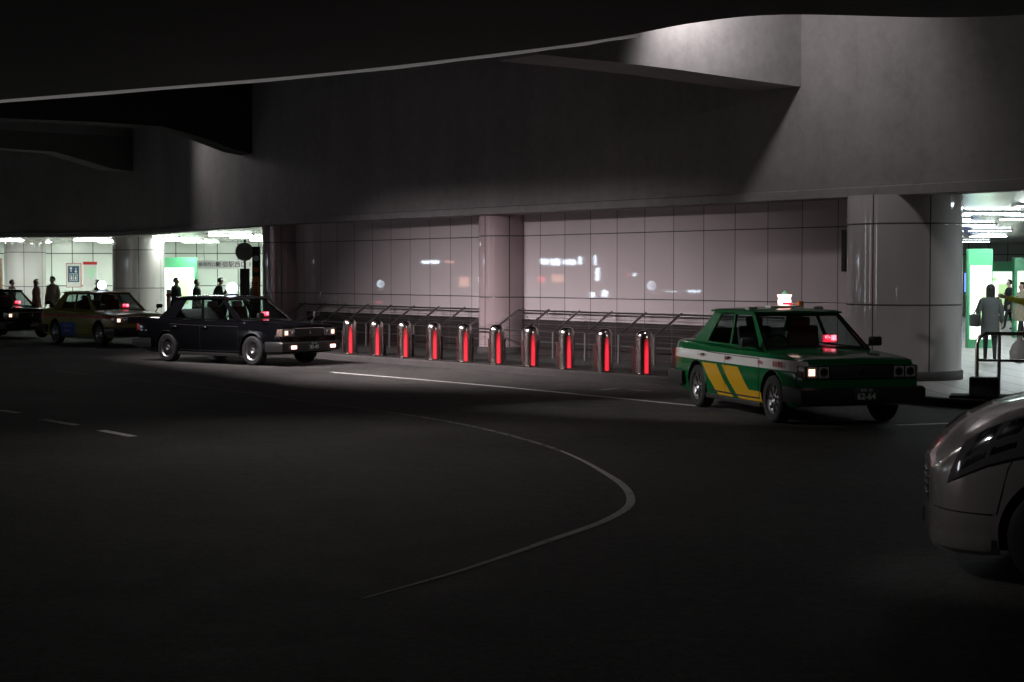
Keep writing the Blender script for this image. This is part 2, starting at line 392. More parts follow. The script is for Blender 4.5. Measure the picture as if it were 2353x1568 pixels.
# ------------------------------------------------------------------ bollards and barrels
nb=10
B0=Vector((-3.69,38.6,.1)); B1=Vector((2.40,30.8,.1)); bdir=(B1-B0).normalized(); bn=Vector((-bdir.y,bdir.x,0))
a0=R(-76); half=.36
SM=strip_mat(a0,half)
def mk_bollard():
    b=MB(); b.revolve([(.175,0),(.175,.03),(.155,.035),(.155,.66),(.15,.71),(.135,.75),(.11,.785),(.07,.808),(.02,.818)],(0,0,0),(0,0,1),M['steel'],28)
    o=b.done('bollard',smooth=50)
    b=MB(); rings=[]
    for z in (.04,.2,.4,.55,.655):
        rings.append([(math.cos(a0+t*half)*.1565,math.sin(a0+t*half)*.1565,z) for t in (-1,-.75,-.5,-.25,0,.25,.5,.75,1)]+[(math.cos(a0+t*half)*.150,math.sin(a0+t*half)*.150,z) for t in (1,0,-1)])
    b.loft(rings,SM); s=b.done('marker_strip',parent=o,smooth=50)
    return o,s
bo,bs=mk_bollard()
for i in range(nb):
    P=B0.lerp(B1,i/(nb-1))
    if i==0: o=bo; s=bs
    else:
        o=bo.copy(); COL.objects.link(o); s=bs.copy(); COL.objects.link(s); s.parent=o
    o.location=P; o.rotation_euler=(0,0,random.uniform(-.06,.06))
    o['label']='stainless steel domed bollard with glowing red strip'; o['category']='bollard'; o['group']='bollards along the kerb'
b=MB(); b.revolve([(.16,0),(.175,.03),(.18,.25),(.18,.44),(.19,.45),(.19,.5),(.165,.5),(.16,.47),(.02,.47)],(0,0,0),(0,0,1),M['barrel'],22)
ba=b.done('planter_barrel',smooth=40)
for i in range(11):
    o=ba if i==0 else ba.copy()
    if i: COL.objects.link(o)
    o.location=B0.lerp(B1,(i+.55)/(nb-1))+bn*.38 if i<10 else B0.lerp(B1,-.06)+bn*.38
    o.rotation_euler=(0,0,i*1.3)
    o['label']='dark reddish round planter barrel between the bollards'; o['category']='barrel'; o['group']='planter barrels behind the bollards'
# sloping guard fence in front of wall
W0=C0+wd*.9+Vector((0,0,0)); flen=18.6
b=MB()
b.tube([W0+wn*.15+Vector((0,0,1.1)),W0+wd*flen+wn*.15+Vector((0,0,1.1))],.020,M['steeld'],8)
b.tube([W0+wn*.85+Vector((0,0,.68)),W0+wd*flen+wn*.85+Vector((0,0,.68))],.018,M['steeld'],8)
gf=b.done('guard_fence',label='low sloping steel mesh guard fence along the tiled wall',category='fence')
b=MB()
for k in range(17):
    p=W0+wd*(.3+k*1.1)
    b.tube([p+wn*.13+Vector((0,0,1.13)),p+wn*.87+Vector((0,0,.67)),p+wn*.87+Vector((0,0,.1))],.027,M['steela'],6)
b.done('fence_posts',parent=gf)
b=MB()
for k in range(1,9):
    t=k/9; p=W0+wn*(.15+.7*t)+Vector((0,0,1.1-.42*t)); b.tube([p,p+wd*flen],.004,M['steeld'],4)
for k in range(1,5):
    p=W0+wn*.86+Vector((0,0,.68-.12*k)); b.tube([p,p+wd*flen],.004,M['steeld'],4)
b.done('wire_mesh',parent=gf)

# ------------------------------------------------------------------ vehicles
SED=dict(st=[(-2.36,.68,.40,.86),(-2.33,.78,.32,.93),(-2.2,.825,.25,.965),(-1.9,.84,.2,.975),(-1.5,.845,.18,.965),(-.8,.85,.17,.935),(0,.85,.17,.925),(.7,.85,.17,.925),(1.0,.85,.18,.925),(1.3,.848,.2,.915),(1.7,.843,.22,.895),(2.05,.83,.25,.87),(2.2,.815,.28,.855),(2.25,.79,.32,.83)],
    ax=(1.4,-1.3),wr=.31,gl=dict(bf=(1.02,.765,.925),br=(-1.66,.75,.955),rf=(.32,.625,1.40),rr=(-1.16,.61,1.40)),crown=1.468)
MPV=dict(st=[(-2.25,.6,.40,.86),(-2.2,.78,.32,1.0),(-2.0,.85,.25,1.06),(-1.5,.87,.2,1.08),(-.8,.875,.18,1.07),(0,.875,.18,1.07),(.7,.875,.18,1.11),(1.0,.875,.19,1.17),(1.3,.872,.21,1.16),(1.6,.865,.23,1.12),(1.85,.845,.20,1.055),(2.02,.81,.19,.98),(2.13,.75,.19,.90),(2.22,.66,.19,.82),(2.28,.54,.19,.76),(2.32,.38,.20,.72),(2.33,.2,.22,.68)],
    ax=(1.57,-1.25),wr=.33,gl=dict(bf=(1.05,.76,1.15),br=(-2.1,.74,1.06),rf=(.2,.62,1.6),rr=(-1.85,.6,1.6)),crown=1.68)
def sect(P,x):
    st=P['st']
    for a,c in zip(st,st[1:]):
        if a[0]<=x<=c[0]+1e-6:
            k=(x-a[0])/(c[0]-a[0]); w,bb,t=[a[i]+(c[i]-a[i])*k for i in (1,2,3)]; break
    zm=.46
    return [(0,bb),(w*.9,bb),(w*.965,bb+.07),(w,zm),(w*1.002,zm+(t-.1-zm)*.45),(w*.985,t-.10),(w*.955,t-.03),(w*.86,t),(0,t+.03)]
def surf(P,x,v,off=0,side=1):
    s=sect(P,x); i=min(int(v),7); k=v-i; y=s[i][0]+(s[i+1][0]-s[i][0])*k; z=s[i][1]+(s[i+1][1]-s[i][1])*k
    dy=s[i+1][0]-s[i][0]; dz=s[i+1][1]-s[i][1]; L=math.hypot(dy,dz) or 1
    e=.03; xa=min(x+e,P['st'][-1][0]); xb=max(x-e,P['st'][0][0]); sa=sect(P,xa); sb=sect(P,xb)
    slope=((sa[i][0]-sb[i][0])*(1-k)+(sa[i+1][0]-sb[i+1][0])*k)/(xa-xb)
    nx=-slope; q=math.hypot(nx,1)
    return Vector((x+off*nx/q,side*(y+off*dz/L/q),z-off*dy/L))
def patch(name,P,xs,vs,off,mat,par,side=1,shape=None,thick=0):
    b=MB(); k=b.mi(mat); g=[]
    for i,v in enumerate(vs):
        row=[]
        for j in range(len(xs)):
            x=xs[j] if shape is None else shape(i/(len(vs)-1),j/(len(xs)-1))
            row.append(b.bm.verts.new(surf(P,x,v,off,side)))
        g.append(row)
    for i in range(len(vs)-1):
        for j in range(len(xs)-1): b.bm.faces.new((g[i][j],g[i][j+1],g[i+1][j+1],g[i+1][j])).material_index=k
    bmesh.ops.recalc_face_normals(b.bm,faces=b.bm.faces[:])
    for f in b.bm.faces:
        if f.normal.y*side<-.01: f.normal_flip()
    return b.done(name,parent=par,smooth=40,normals=False)
def panel(name_f,name_g,c,uc,vc,holes,fm,gm,par,inward,th=.03,gname=None):
    """c: corners base0,base1,top1,top0"""
    c=[Vector(q) for q in c]; inward=Vector(inward)
    def Pq(u,v): return (c[0]*(1-u)+c[1]*u)*(1-v)+(c[3]*(1-u)+c[2]*u)*v
    bf=MB(); 
    for i in range(len(uc)-1):
        for j in range(len(vc)-1):
            q=[Pq(uc[i],vc[j]),Pq(uc[i+1],vc[j]),Pq(uc[i+1],vc[j+1]),Pq(uc[i],vc[j+1])]
            if (i,j) in holes:
                bg=MB(); bg.poly([p+inward*th*.4 for p in q],gm); bg.done(name_g,parent=par,smooth=0)
            else:
                bf.loft([q,[p+inward*th for p in q]],fm)
    return bf.done(name_f,parent=par,smooth=0)
def wheel(par,P,x,side,style,yaw=0):
    r=P['wr']; w=empty('wheel',(x,side*.745,r),yaw,par)
    b=MB(); s=side
    b.revolve([(r*.66,-.095),(r*.9,-.10),(r*.985,-.08),(r,-.05),(r,.05),(r*.985,.08),(r*.9,.10),(r*.66,.095),(r*.64,.0)],(0,0,0),(0,s,0),M['rubber'],36,caps=False)
    b.done('tyre',parent=w,smooth=40)
    b=MB(); b.revolve([(r*.02,.045),(r*.16,.075),(r*.18,.06),(r*.5,.045),(r*.60,.06),(r*.665,.088),(r*.68,.088),(r*.67,.0),(r*.3,-.02)],(0,0,0),(0,s,0),M['alloy'],36,caps=False)
    n=24 if style=='fin' else 8
    for k in range(n):
        a=2*math.pi*k/n; rr=r*.4
        b.box((rr*math.cos(a),s*.058,rr*math.sin(a)),(r*.34,.014,.018 if style=='fin' else .035),M['black'],ry=-a)
    b.done('rim',parent=w,smooth=30)
def car(name,P,loc,yaw,paint,label,plate=None,style='fin',lamp=None,fender=False,headon=(),fog=False,cap=M['chrome'],display=True,sidetext=None,cat='taxi',grp='taxis driving past the station',silver=False):
    root=empty(name,(loc[0],loc[1],0),yaw,None,label=label,category=cat)
    if grp: root['group']=grp
    b=MB(); rings=[]
    for st in P['st']:
        s=sect(P,st[0]); rings.append([(st[0],-y,z) for y,z in s]+[(st[0],y,z) for y,z in reversed(s[1:-1])])
    b.loft(rings,paint); body=b.done('body',parent=None,smooth=30)
    body.data.materials.append(M['black'])
    c=MB()
    for x in P['ax']:
        for s in (-1,1): c.cyl((x,s*.56,P['wr']+.01),(x,s*1.1,P['wr']+.01),P['wr']+.055,P['wr']+.055,M['black'],40)
    cut=c.done('cut',smooth=0)
    md=body.modifiers.new('b','BOOLEAN'); md.object=cut; md.operation='DIFFERENCE'; md.solver='EXACT'
    try: md.material_mode='TRANSFER'
    except Exception: pass
    dg=bpy.context.evaluated_depsgraph_get(); me=bpy.data.meshes.new_from_object(body.evaluated_get(dg))
    body.modifiers.clear(); body.data=me; bpy.data.objects.remove(cut); body.parent=root
    for p in me.polygons: p.use_smooth=True
    me.set_sharp_from_angle(angle=R(30))
    for s in (-1,1):
        for nm,x0,x1,ar in (('front',-.20,.98,0),('rear',-1.2,-.215,1)):
            def shp(i,j,x0=x0,x1=x1,ar=ar):
                a=x0
                if ar: a=[-.86,-.88,-.98,-1.12,-1.2][min(4,int(round(i*4)))]
                return a+(x1-a)*j
            patch('door_seam',P,[0]*6,[2.15,3,3.7,4.3,4.99],.002,M['black'],root,s,lambda i,j,f=shp:f(i,j)+(-.008 if j<.01 else (.008 if j>.99 else 0)))
            patch('door',P,[0]*6,[2.25,3,3.7,4.3,4.93],.006,paint,root,s,shp)
            b=MB(); b.box((x0+.16 if nm=='front' else -1.02,s*(P['st'][6][1]+.012),P['st'][6][3]-.14),(.17,.022,.03),cap,bev=.006); b.done('door_handle',parent=root)
        b=MB(); b.box((.05,s*.835,.205),(1.95,.03,.07),M['black'],bev=.01); b.done('sill',parent=root)
        for x in P['ax']:
            b=MB(); ra=P['wr']+.06
            b.tube([Vector((x+ra*math.cos(a),s*(sect(P,min(max(x+ra*math.cos(a),-2.2),2.2))[3][0]-.006),P['wr']+.01+ra*math.sin(a))) for a in [R(8+k*10.25) for k in range(17)]],.008,paint if silver else M['black'],5)
            b.done('arch_trim',parent=root)
    g=P['gl']; bf,br,rf,rr=[Vector(g[k]) for k in ('bf','br','rf','rr')]
    fl=lambda v,s:Vector((v.x,v.y*s,v.z))
    for s in (-1,1):
        panel('window_frame','side_window',[fl(br,s),fl(bf,s),fl(rf,s),fl(rr,s)],[0,.15 if not silver else .06,.20 if not silver else .3,.52,.55,.93,1],[0,.05,.95,1],
              {(2,1),(4,1)} if not silver else {(1,1),(2,1),(4,1)},paint,M['glass'],root,(0,-s,0))
    panel('windscreen_frame','windscreen',[fl(bf,-1),fl(bf,1),fl(rf,1),fl(rf,-1)],[0,.03,.97,1],[0,.05,.94,1],{(1,1)},M['black'],M['glass'],root,(-.7,0,-.4))
    panel('rear_window_frame','rear_window',[fl(br,1),fl(br,-1),fl(rr,-1),fl(rr,1)],[0,.07,.93,1],[0,.08,.9,1],{(1,1)},paint,M['glass'],root,(.7,0,-.4))
    b=MB(); rings=[]; zc=P['crown']; zr=rf.z
    for k,(t,dz) in enumerate(((0,-.035),(.04,-.008),(.15,0),(.5,.0),(.85,-.002),(.96,-.012),(1,-.04))):
        x=rf.x+.04+(rr.x-.05-rf.x-.04)*t; y=rf.y+.028
        rings.append([(x,-y,zr-.005),(x,-y-.002,zr+.018),(x,-y+.05,zr+(zc-zr)*.62+dz*.5),(x,-y*.55,zc-.012+dz),(x,0,zc+dz),(x,y*.55,zc-.012+dz),(x,y-.05,zr+(zc-zr)*.62+dz*.5),(x,y+.002,zr+.018),(x,y,zr-.005),(x,0,zr-.006)])
    b.loft(rings,paint); b.done('roof',parent=root,smooth=50)
    zs=P['st'][6][3]
    for yy in (-.36,.36):
        b=MB(); b.box((-.27,yy,zs-.02),(.14,.48,.62),M['seat'],ry=R(-12),bev=.05); b.box((-.34,yy,zs+.33),(.09,.26,.16),M['seatw'],bev=.03); b.done('front_seat',parent=root)
    b=MB(); b.box((-1.25,0,zs-.04),(.14,1.2,.55),M['seatw'],ry=R(-18),bev=.05); b.done('rear_seat',parent=root)
    b=MB(); b.box((.70,0,zs-.04),(.4,1.34,.16),M['black'],bev=.04)
    b.revolve([(.17,0),(.185,.012),(.17,.024),(.155,.012)],(.42,-.36,zs+.03),(-.85,0,.5),M['black'],24,caps=False); b.done('dashboard',parent=root)
    b=MB(); b.box((.36,0,1.32 if not silver else 1.5),(.03,.2,.06),M['black'],bev=.01); b.done('rear_view_mirror',parent=root)
    for x,ya in ((P['ax'][0],1),(P['ax'][1],0)):
        for s in (-1,1): wheel(root,P,x,s,style)
    for s in (-1,1):
        b=MB()
        if fender:
            b.tube([(1.62,s*.72,.88),(1.66,s*.76,.97),(1.66,s*.80,1.02)],.012,M['black'],6); b.box((1.67,s*.83,1.06),(.07,.17,.11),M['black'],bev=.025)
        else:
            b.tube([(.78,s*.76,zs+.02),(.80,s*.86,zs+.05)],.02,M['black'],6); b.box((.80,s*.94,zs+.10),(.08,.18,.13),paint if silver else M['black'],bev=.03)
        b.done('mirror',parent=root)
    if not silver:
        fx=2.25
        b=MB(); b.box((fx+.005,0,.70),(.05,.86,.17),M['black'],bev=.008)
        for k in range(5): b.box((fx+.034,0,.635+k*.033),(.008,.82,.006),M['steeld'] if fog is False else M['black'])
        b.box((fx+.032,0,.79),(.02,.88,.014),cap,bev=.004)
        gr=b.done('grille',parent=root)
        b=MB(); b.box((0,0,0),(.01,.05,.05),cap,rx=R(45)); b.box((0,0,0),(.012,.014,.09),cap); b.done('emblem',parent=gr,loc=(fx+.045,0,.705))
        for s in (-1,1):
            b=MB(); b.box((fx+.002,s*.60,.70),(.05,.34,.175),M['steeld'] if fog else M['chrome'],bev=.01)
            for q in (-.08,.08):
                b.box((fx+.02,s*.60+q,.70),(.03,.145,.14),M['lens'],bev=.012)
                b.revolve([(.055,.0),(.045,-.003),(.02,-.004),(.001,-.004)],(fx+.037,s*.60+q,.70),(1,0,0),M['black'],16)
                b.revolve([(.044,.0),(.03,.003),(.001,.004)],(fx+.036,s*.60+q,.70),(1,0,0),M['chrome'],16)
            hl=b.done('headlight',parent=root)
            if s in headon: 
                b=MB(); b.box((0,0,0),(.006,.085,.085),M['headon'],bev=.002); b.done('bulb',parent=hl,loc=(fx+.043,s*.69,.70))
            b=MB(); b.box((fx-.05,s*.785,.70),(.14,.05,.155),M['amber'],bev=.012,rz=-s*R(15)); b.done('corner_lamp',parent=root)
            if fog:
                b=MB(); b.box((0,0,0),(.02,.15,.07),M['pinkon'],bev=.01); b.done('fog_lamp',parent=root,loc=(2.405,s*.58,.40))
            b=MB(); b.box((-2.345,s*.60,.74),(.06,.36,.16),M['red_paint'],bev=.01); b.done('tail_light',parent=root)
        for fr in (1,-1):
            bx=2.31 if fr>0 else -2.40
            prof=[(-.07,.30),(-.07,.50),(.05,.51),(.085,.48),(.085,.39),(.06,.31)]
            path=[(bx-.62*fr,-.862),(bx-.12*fr,-.862),(bx-.03*fr,-.81),(bx,-.6),(bx+.02*fr,0),(bx,.6),(bx-.03*fr,.81),(bx-.12*fr,.862),(bx-.62*fr,.862)]
            if fr>0: path[0]=(bx-.46,-.862); path[-1]=(bx-.46,.862)
            b=MB(); rings=[]
            nn=[(0,-1),(.3*fr,-1),(.8*fr,-.6),(fr,-.1),(fr,0),(fr,.1),(.8*fr,.6),(.3*fr,1),(0,1)]
            for (x,y),(nx,ny) in zip(path,nn):
                L=math.hypot(nx,ny); rings.append([(x+nx/L*o_*(.35 if abs(y)>.85 else 1),y+ny/L*o_*(.35 if abs(y)>.85 else 1),z) for o_,z in prof])
            b.loft(rings,M['black']); b.done('bumper',parent=root,smooth=30)
    else:
        vv=[4.5,5.0,5.5,5.9,6.3,6.8]
        fa=lambda i,j,e=0:(2.24+e-.10*i)+((1.72-e-.30*i)-(2.24+e-.10*i))*j
        for s in (-1,1):
            patch('headlight_bezel',P,[0]*16,[4.44]+vv[1:-1]+[6.84],.003,M['black'],root,s,lambda i,j:fa(i,j,.006))
            hl=patch('headlight',P,[0]*16,vv,.010,M['lensd'],root,s,fa)
            patch('reflector',P,[0]*6,[4.75,5.4,5.9,6.5],.0125,M['lensb'],hl,s,lambda i,j:(2.17-.11*i)+(-.13)*j)
            patch('reflector',P,[0]*6,[4.75,5.4,5.9,6.4],.0125,M['lensb'],hl,s,lambda i,j:(2.01-.14*i)+(-.15+.04*i)*j)
            patch('bumper_seam',P,[0]*12,[2.97,3.01],.003,M['black'],root,s,lambda i,j:1.99+(2.31-1.99)*j)
            patch('bonnet_seam',P,[0]*12,[6.94,6.97],.003,M['black'],root,s,lambda i,j:1.10+(2.2-1.10)*j)
            patch('wing_seam',P,[0,0],[3.0,3.7,4.3,4.5],.003,M['black'],root,s,lambda i,j:1.965-.10*i+(.006 if j>.5 else 0))
            patch('bumper_lip',P,[0]*12,[1.6,1.9,2.15,2.35],.022,paint,root,s,lambda i,j:1.99+(2.31-1.99)*j)
        b=MB()
        for k in range(4): b.box((2.335,0,.50+k*.05),(.02,.3,.014),M['chrome'],bev=.004)
        b.box((2.325,0,.58),(.015,.34,.24),M['black'],bev=.006); b.done('grille',parent=root)
    if plate:
        px_=2.415
        b=MB(); b.box((px_,0,.42),(.012,.33,.165),M['plate'],bev=.003); pl=b.done('licence_plate',parent=root)
        text(plate[1],.11,(px_+.009,0,.395),'+x',M['ptext'],pl,bold=.002); text(plate[0],.045,(px_+.009,0,.475),'+x',M['ptext'],pl)
    if display:
        b=MB(); b.box((.52,.40,zs+.13),(.05,.19,.10),M['red_led'],bev=.008); dsp=b.done('vacancy_display',parent=root)
        text('空車',.088,(.549,.40,zs+.13),'+x',M['red_hot'],dsp,bold=.002)
    if lamp=='ball':
        b=MB(); b.box((-.1,0,P['crown']+.01),(.16,.3,.03),M['black'],bev=.01); b.cyl((-.1,0,P['crown']),(-.1,0,P['crown']+.06),.05,.05,M['chrome']); ls=b.done('lamp_base',parent=root)
        b=MB(); b.sphere((-.1,0,P['crown']+.15),.125,M['lampw']); b.done('roof_lamp',parent=root)
        b=MB(); b.revolve([(.075,0),(.085,0),(.085,.004),(.075,.004)],(0,0,0),(1,0,0),M['blue_paint'],20,caps=False); b.box((0,0,0),(.004,.10,.02),M['blue_paint']); b.box((0,0,-.035),(.004,.07,.014),M['blue_paint']); b.box((0,0,.035),(.004,.07,.014),M['blue_paint']); b.done('lamp_emblem',parent=root,loc=(.028,0,P['crown']+.15))
    if lamp=='lantern':
        b=MB(); b.box((-.1,0,P['crown']+.015),(.2,.5,.03),M['white'],bev=.01); b.done('lamp_base',parent=root)
        b=MB(); b.revolve([(.02,.03),(.09,.04),(.095,.09),(.085,.13),(.105,.18),(.03,.185)],(-.1,0,P['crown']),(0,0,1),M['lampp'],20); b.done('roof_lamp',parent=root)
        b=MB(); b.revolve([(.05,.185),(.035,.20),(.02,.22),(.008,.235)],(-.1,0,P['crown']),(0,0,1),M['green_p'],14); b.done('lamp_cap',parent=root)
        b=MB(); b.box((.002,0,P['crown']+.055),(.006,.14,.03),M['red_led']); b.done('lamp_band',parent=root)
        b=MB(); b.box((-.1,.24,P['crown']+.05),(.08,.08,.08),M['orange'],bev=.02); b.done('side_lamp',parent=root)
        for yy in (-.5,.5):
            b=MB(); b.box((-.1,yy,P['crown']-.01),(.14,.13,.05),M['seatw'],bev=.02); b.done('roof_mount',parent=root)
    if sidetext:
        for (s_,sz,x,z,mt) in sidetext:
            yy=-(P['st'][6][1]+.010); text(s_,sz,(x,yy,z),'-y',mt,root)
            text(s_,sz,(x,-yy,z),'+y',mt,root)
    return root
RT=M['red_paint']
YL=(.60,.34,.02)
green=livery('green_taxi_paint',(.006,.12,.035),[(-3,3,.70,.835,0,(.70,.70,.68)),(-.20,.36,.17,.67,1.3,YL),(.56,1.14,.17,.67,1.3,YL),(.56,1.56,.17,.38,1.3,YL)],coat=.0,rough=.14,spec=.3)
blackp=livery('black_taxi_paint',(.004,.004,.005),[],coat=0,rough=.08,spec=.4)
yellow=livery('yellow_taxi_paint',(.30,.29,.06),[(-3,3,.74,.80,0,(.5,.03,.02)),(-.95,.0,.17,.60,0,(.04,.12,.45))],coat=.2)
silverp=simple('silver_paint',(.46,.425,.425),.26,metal=.6,coat=.8,var=.05)
car('taxi',SED,(3.84,23.68),R(-75.05),green,'green taxi with white band and yellow stripes',('練馬 530','62-64'),'plain',lamp='lantern',headon=(-1,),
    sidetext=[('東京無線',.085,1.62,.77,RT),('日の丸',.06,1.05,.77,RT),('イースタン',.055,-1.1,.77,RT),('無線',.07,-.1,.77,RT)])
car('taxi',SED,(-6.08,37.31),R(-38),blackp,'glossy black taxi with round glowing roof lamp',('品川 500','85-40'),'fin',lamp='ball',fender=True,headon=(-1,1),fog=True)
car('taxi',SED,(-11.3,47.0),R(-50.5),yellow,'yellow taxi with red stripe and blue door panel',('足立 500','31-20'),'plain',lamp='ball',fender=True,headon=(-1,),
    sidetext=[('ワンコール',.10,-.48,.50,M['white']),('タクシー',.08,-.48,.36,M['white']),('東京都',.05,.4,.83,RT)])
car('taxi',SED,(-15.8,52.2),R(-48),blackp,'black taxi at the tail of the taxi line',('品川 500','60-99'),'fin',fender=True,headon=(-1,1))
car('parked_car',MPV,(5.07,10.9),R(170),silverp,'silver car with slanted headlight, nose pointing into the road',None,'plain',display=False,cat='car',grp=None,silver=True)

# ------------------------------------------------------------------ people
def person(loc,yaw,h,label,top,trou,coat=None,coat_len=.5,hair='short',stride=.18,arms=None,hairm=None,lean=0,feet_up=0):
    s=h/1.72; hm=hairm or M['hair']
    ar={'L':((.0,.24,1.13),(.06,.25,.88)),'R':((.0,-.24,1.13),(.08,-.25,.88))}
    if arms: ar.update(arms)
    V=[];Rd=[];E=[]
    def add(p,r,par=None):
        V.append(p);Rd.append(r if isinstance(r,tuple) else (r,r))
        if par is not None:E.append((par,len(V)-1))
        return len(V)-1
    L=lean
    pel=add((0,0,.95),(.13,.16)); wa=add((.01+L*.1,0,1.1),(.11,.14),pel); ch=add((.0+L*.3,0,1.28),(.12,.17),wa); nb=add((-.005+L*.5,0,1.43),(.07,.09),ch)
    nk=add((.0+L*.6,0,1.50),.052,nb); hb=add((.02+L*.7,0,1.565),(.085,.072),nk); hmid=add((.015+L*.75,0,1.63),(.1,.08),hb); ht=add((.005+L*.75,0,1.69),(.07,.06),hmid)
    hx=.015+L*.75
    wr=[]
    for sd,k in ((1,'L'),(-1,'R')):
        hp=add((0,sd*.09,.9),.10,pel); f=stride*sd
        kn=add((f*.55+.03,sd*.095,.50),.062,hp); an=add((f-(.04 if f<0 else 0),sd*.10,.10),.040,kn); add((f+.13,sd*.11,.04),.036,an)
        sh=add((-.01+L*.45,sd*.17,1.40),.062,nb); el,wt=ar[k]
        e=add(el,.043,sh); w=add(wt,.028,e); wr.append(Vector(wt))
        d=(Vector(wt)-Vector(el)).normalized(); pm=Vector(wt)+d*.06; pi=add(tuple(pm),.030,w)
        side=d.cross(Vector((0,1,0))).normalized() if abs(d.y)<.9 else Vector((1,0,0))
        for q,(o,ln) in enumerate(((-.027,.062),(-.009,.075),(.009,.07),(.027,.055))):
            a=add(tuple(pm+side*o+d*.03),.010,pi); b2=add(tuple(pm+side*o+d*(.03+ln*.6)+Vector((0,-sd*.008,0))),.009,a); add(tuple(pm+side*o+d*(.03+ln)+Vector((0,-sd*.02,0))),.008,b2)
        t1=add(tuple(pm+side*.038-d*.02),.011,pi); add(tuple(pm+side*.058+d*.02),.009,t1)
    V=[(x*s,y*s,z*s) for x,y,z in V]
    me=bpy.data.meshes.new('person'); me.from_pydata(V,E,[]); o=bpy.data.objects.new('person',me); COL.objects.link(o)
    o.modifiers.new('s','SKIN')
    for i,sv in enumerate(me.skin_vertices[0].data): sv.radius=(Rd[i][0]*s,Rd[i][1]*s); sv.use_root=(i==0)
    ss=o.modifiers.new('u','SUBSURF'); ss.levels=1; ss.render_levels=1
    dg=bpy.context.evaluated_depsgraph_get(); m2=bpy.data.meshes.new_from_object(o.evaluated_get(dg)); o.modifiers.clear()
    bm=bmesh.new(); bm.from_mesh(m2)
    for c,r,sc in (((hx+.098,0,1.60),.016,(1,.8,1.4)),((hx,.078,1.61),.02,(.7,.35,1.2)),((hx,-.078,1.61),.02,(.7,.35,1.2))):
        rr=bmesh.ops.create_uvsphere(bm,u_segments=8,v_segments=6,radius=r*s); bmesh.ops.scale(bm,vec=sc,verts=rr['verts']); bmesh.ops.translate(bm,vec=Vector(c)*s,verts=rr['verts'])
    for c in ((hx+.088,.032,1.625),(hx+.088,-.032,1.625),(hx+.092,0,1.565)):
        rr=bmesh.ops.create_uvsphere(bm,u_segments=8,v_segments=6,radius=.010*s); bmesh.ops.scale(bm,vec=(.6,1.6,.6),verts=rr['verts']); bmesh.ops.translate(bm,vec=Vector(c)*s,verts=rr['verts'])
    bm.to_mesh(m2); bm.free()
    o.data=m2
    for m in (M['skin'],top,trou,M['shoe']): m2.materials.append(m)
    for p in m2.polygons:
        c=p.center/s; p.use_smooth=True
        hand=any(((c-w).length<.2 and (w-Vector((0,0,1.3))).length<(c-Vector((0,0,1.3))).length) for w in wr)
        if c.z>1.475: p.material_index=0
        elif hand: p.material_index=0
        elif c.z<.085: p.material_index=3
        elif c.z<.97 and abs(c.y)<.21: p.material_index=2
        else: p.material_index=1
    o.location=loc; o.rotation_euler=(0,0,yaw); o['label']=label; o['category']='person'
    b=MB(); cm=coat or top; hem=.95-coat_len; rings=[]
    for z,rx,ry,ox in ((1.465,.075,.085,L*.55),(1.44,.10,.15,L*.5),(1.38,.135,.205,L*.45),(1.25,.15,.205,L*.28),(1.08,.14,.18,L*.1),(.95,.16,.195,0),(.95-coat_len*.5,.175,.205,0),(hem,.19,.215,0),(hem,.18,.205,0)):
        rings.append([((ox+rx*math.cos(a)*(1+.04*math.sin(5*a+z*9)))*s,ry*math.sin(a)*(1+.03*math.sin(4*a+z*7))*s,z*s) for a in [2*math.pi*k/22 for k in range(22)]])
    b.loft(rings,cm,caps=False)
    for sd,k in ((1,'L'),(-1,'R')):
        el,wt=[Vector(q) for q in ar[k]]; sh=Vector((-.01+L*.45,sd*.165,1.40))
        pts=[(sh,.07),(sh.lerp(el,.5),.066),(el,.058),(el.lerp(wt,.5),.05),(wt.lerp(el,.12),.045)]
        rg=[]
        for i,(p,r) in enumerate(pts):
            d=((el-sh) if i<2 else ((wt-el) if i>2 else (wt-sh))).normalized(); a=d.cross(Vector((1,0,.01))).normalized(); c=d.cross(a)
            rg.append([(p+a*r*math.cos(t)+c*r*math.sin(t))*s for t in [2*math.pi*q/12 for q in range(12)]])
        b.loft(rg,top if coat else cm,caps=True)
    b.done('coat',parent=o,smooth=60)
    b=MB(); b.sphere((0,0,0),.108*s,hm,(1.08,.92,1.0),16,10)
    bmesh.ops.delete(b.bm,geom=[v for v in b.bm.verts if v.co.x>.03*s and v.co.z<.035*s or v.co.z<-.075*s],context='VERTS')
    bmesh.ops.translate(b.bm,vec=((hx-.008)*s,0,1.645*s),verts=b.bm.verts[:])
    if hair=='long':
        rg=[]
        for z,rx,ry in ((1.66,.06,.098),(1.58,.055,.10),(1.50,.05,.10),(1.42,.045,.095),(1.36,.03,.07)):
            rg.append([((hx-.055+rx*math.cos(a))*s,ry*math.sin(a)*s,z*s) for a in [2*math.pi*q/14 for q in range(14)]])
        b.loft(rg,hm)
    b.done('hair',parent=o,smooth=60)
    return o
def cloth(n,c): return simple(n,c,.85,var=.25,vs=12)
ca1=cloth('coat_beige',(.32,.27,.2));cb1=cloth('coat_black',(.02,.02,.022));cg1=cloth('coat_grey',(.085,.09,.088));cbl=cloth('coat_blue',(.03,.2,.32));cy=cloth('sleeve_yellow',(.45,.5,.05));cr=cloth('red_cloth',(.5,.02,.02));cp1=cloth('coat_plum',(.25,.12,.10));jn=cloth('trousers_dark',(.02,.02,.024));cn=cloth('suit_navy',(.02,.025,.04))
G=lambda x,y:(x,y,.1)
person(G(-16.35,58.4),R(10),1.62,'person with long brown hair in a beige plum coat walking',cp1,jn,hair='long',coat_len=.3,hairm=simple('brown_hair',(.1,.05,.03),.6))
person(G(-15.75,58.3),R(-110),1.72,'person in a light beige jacket standing with bent back',ca1,jn,coat_len=.12,lean=.05)
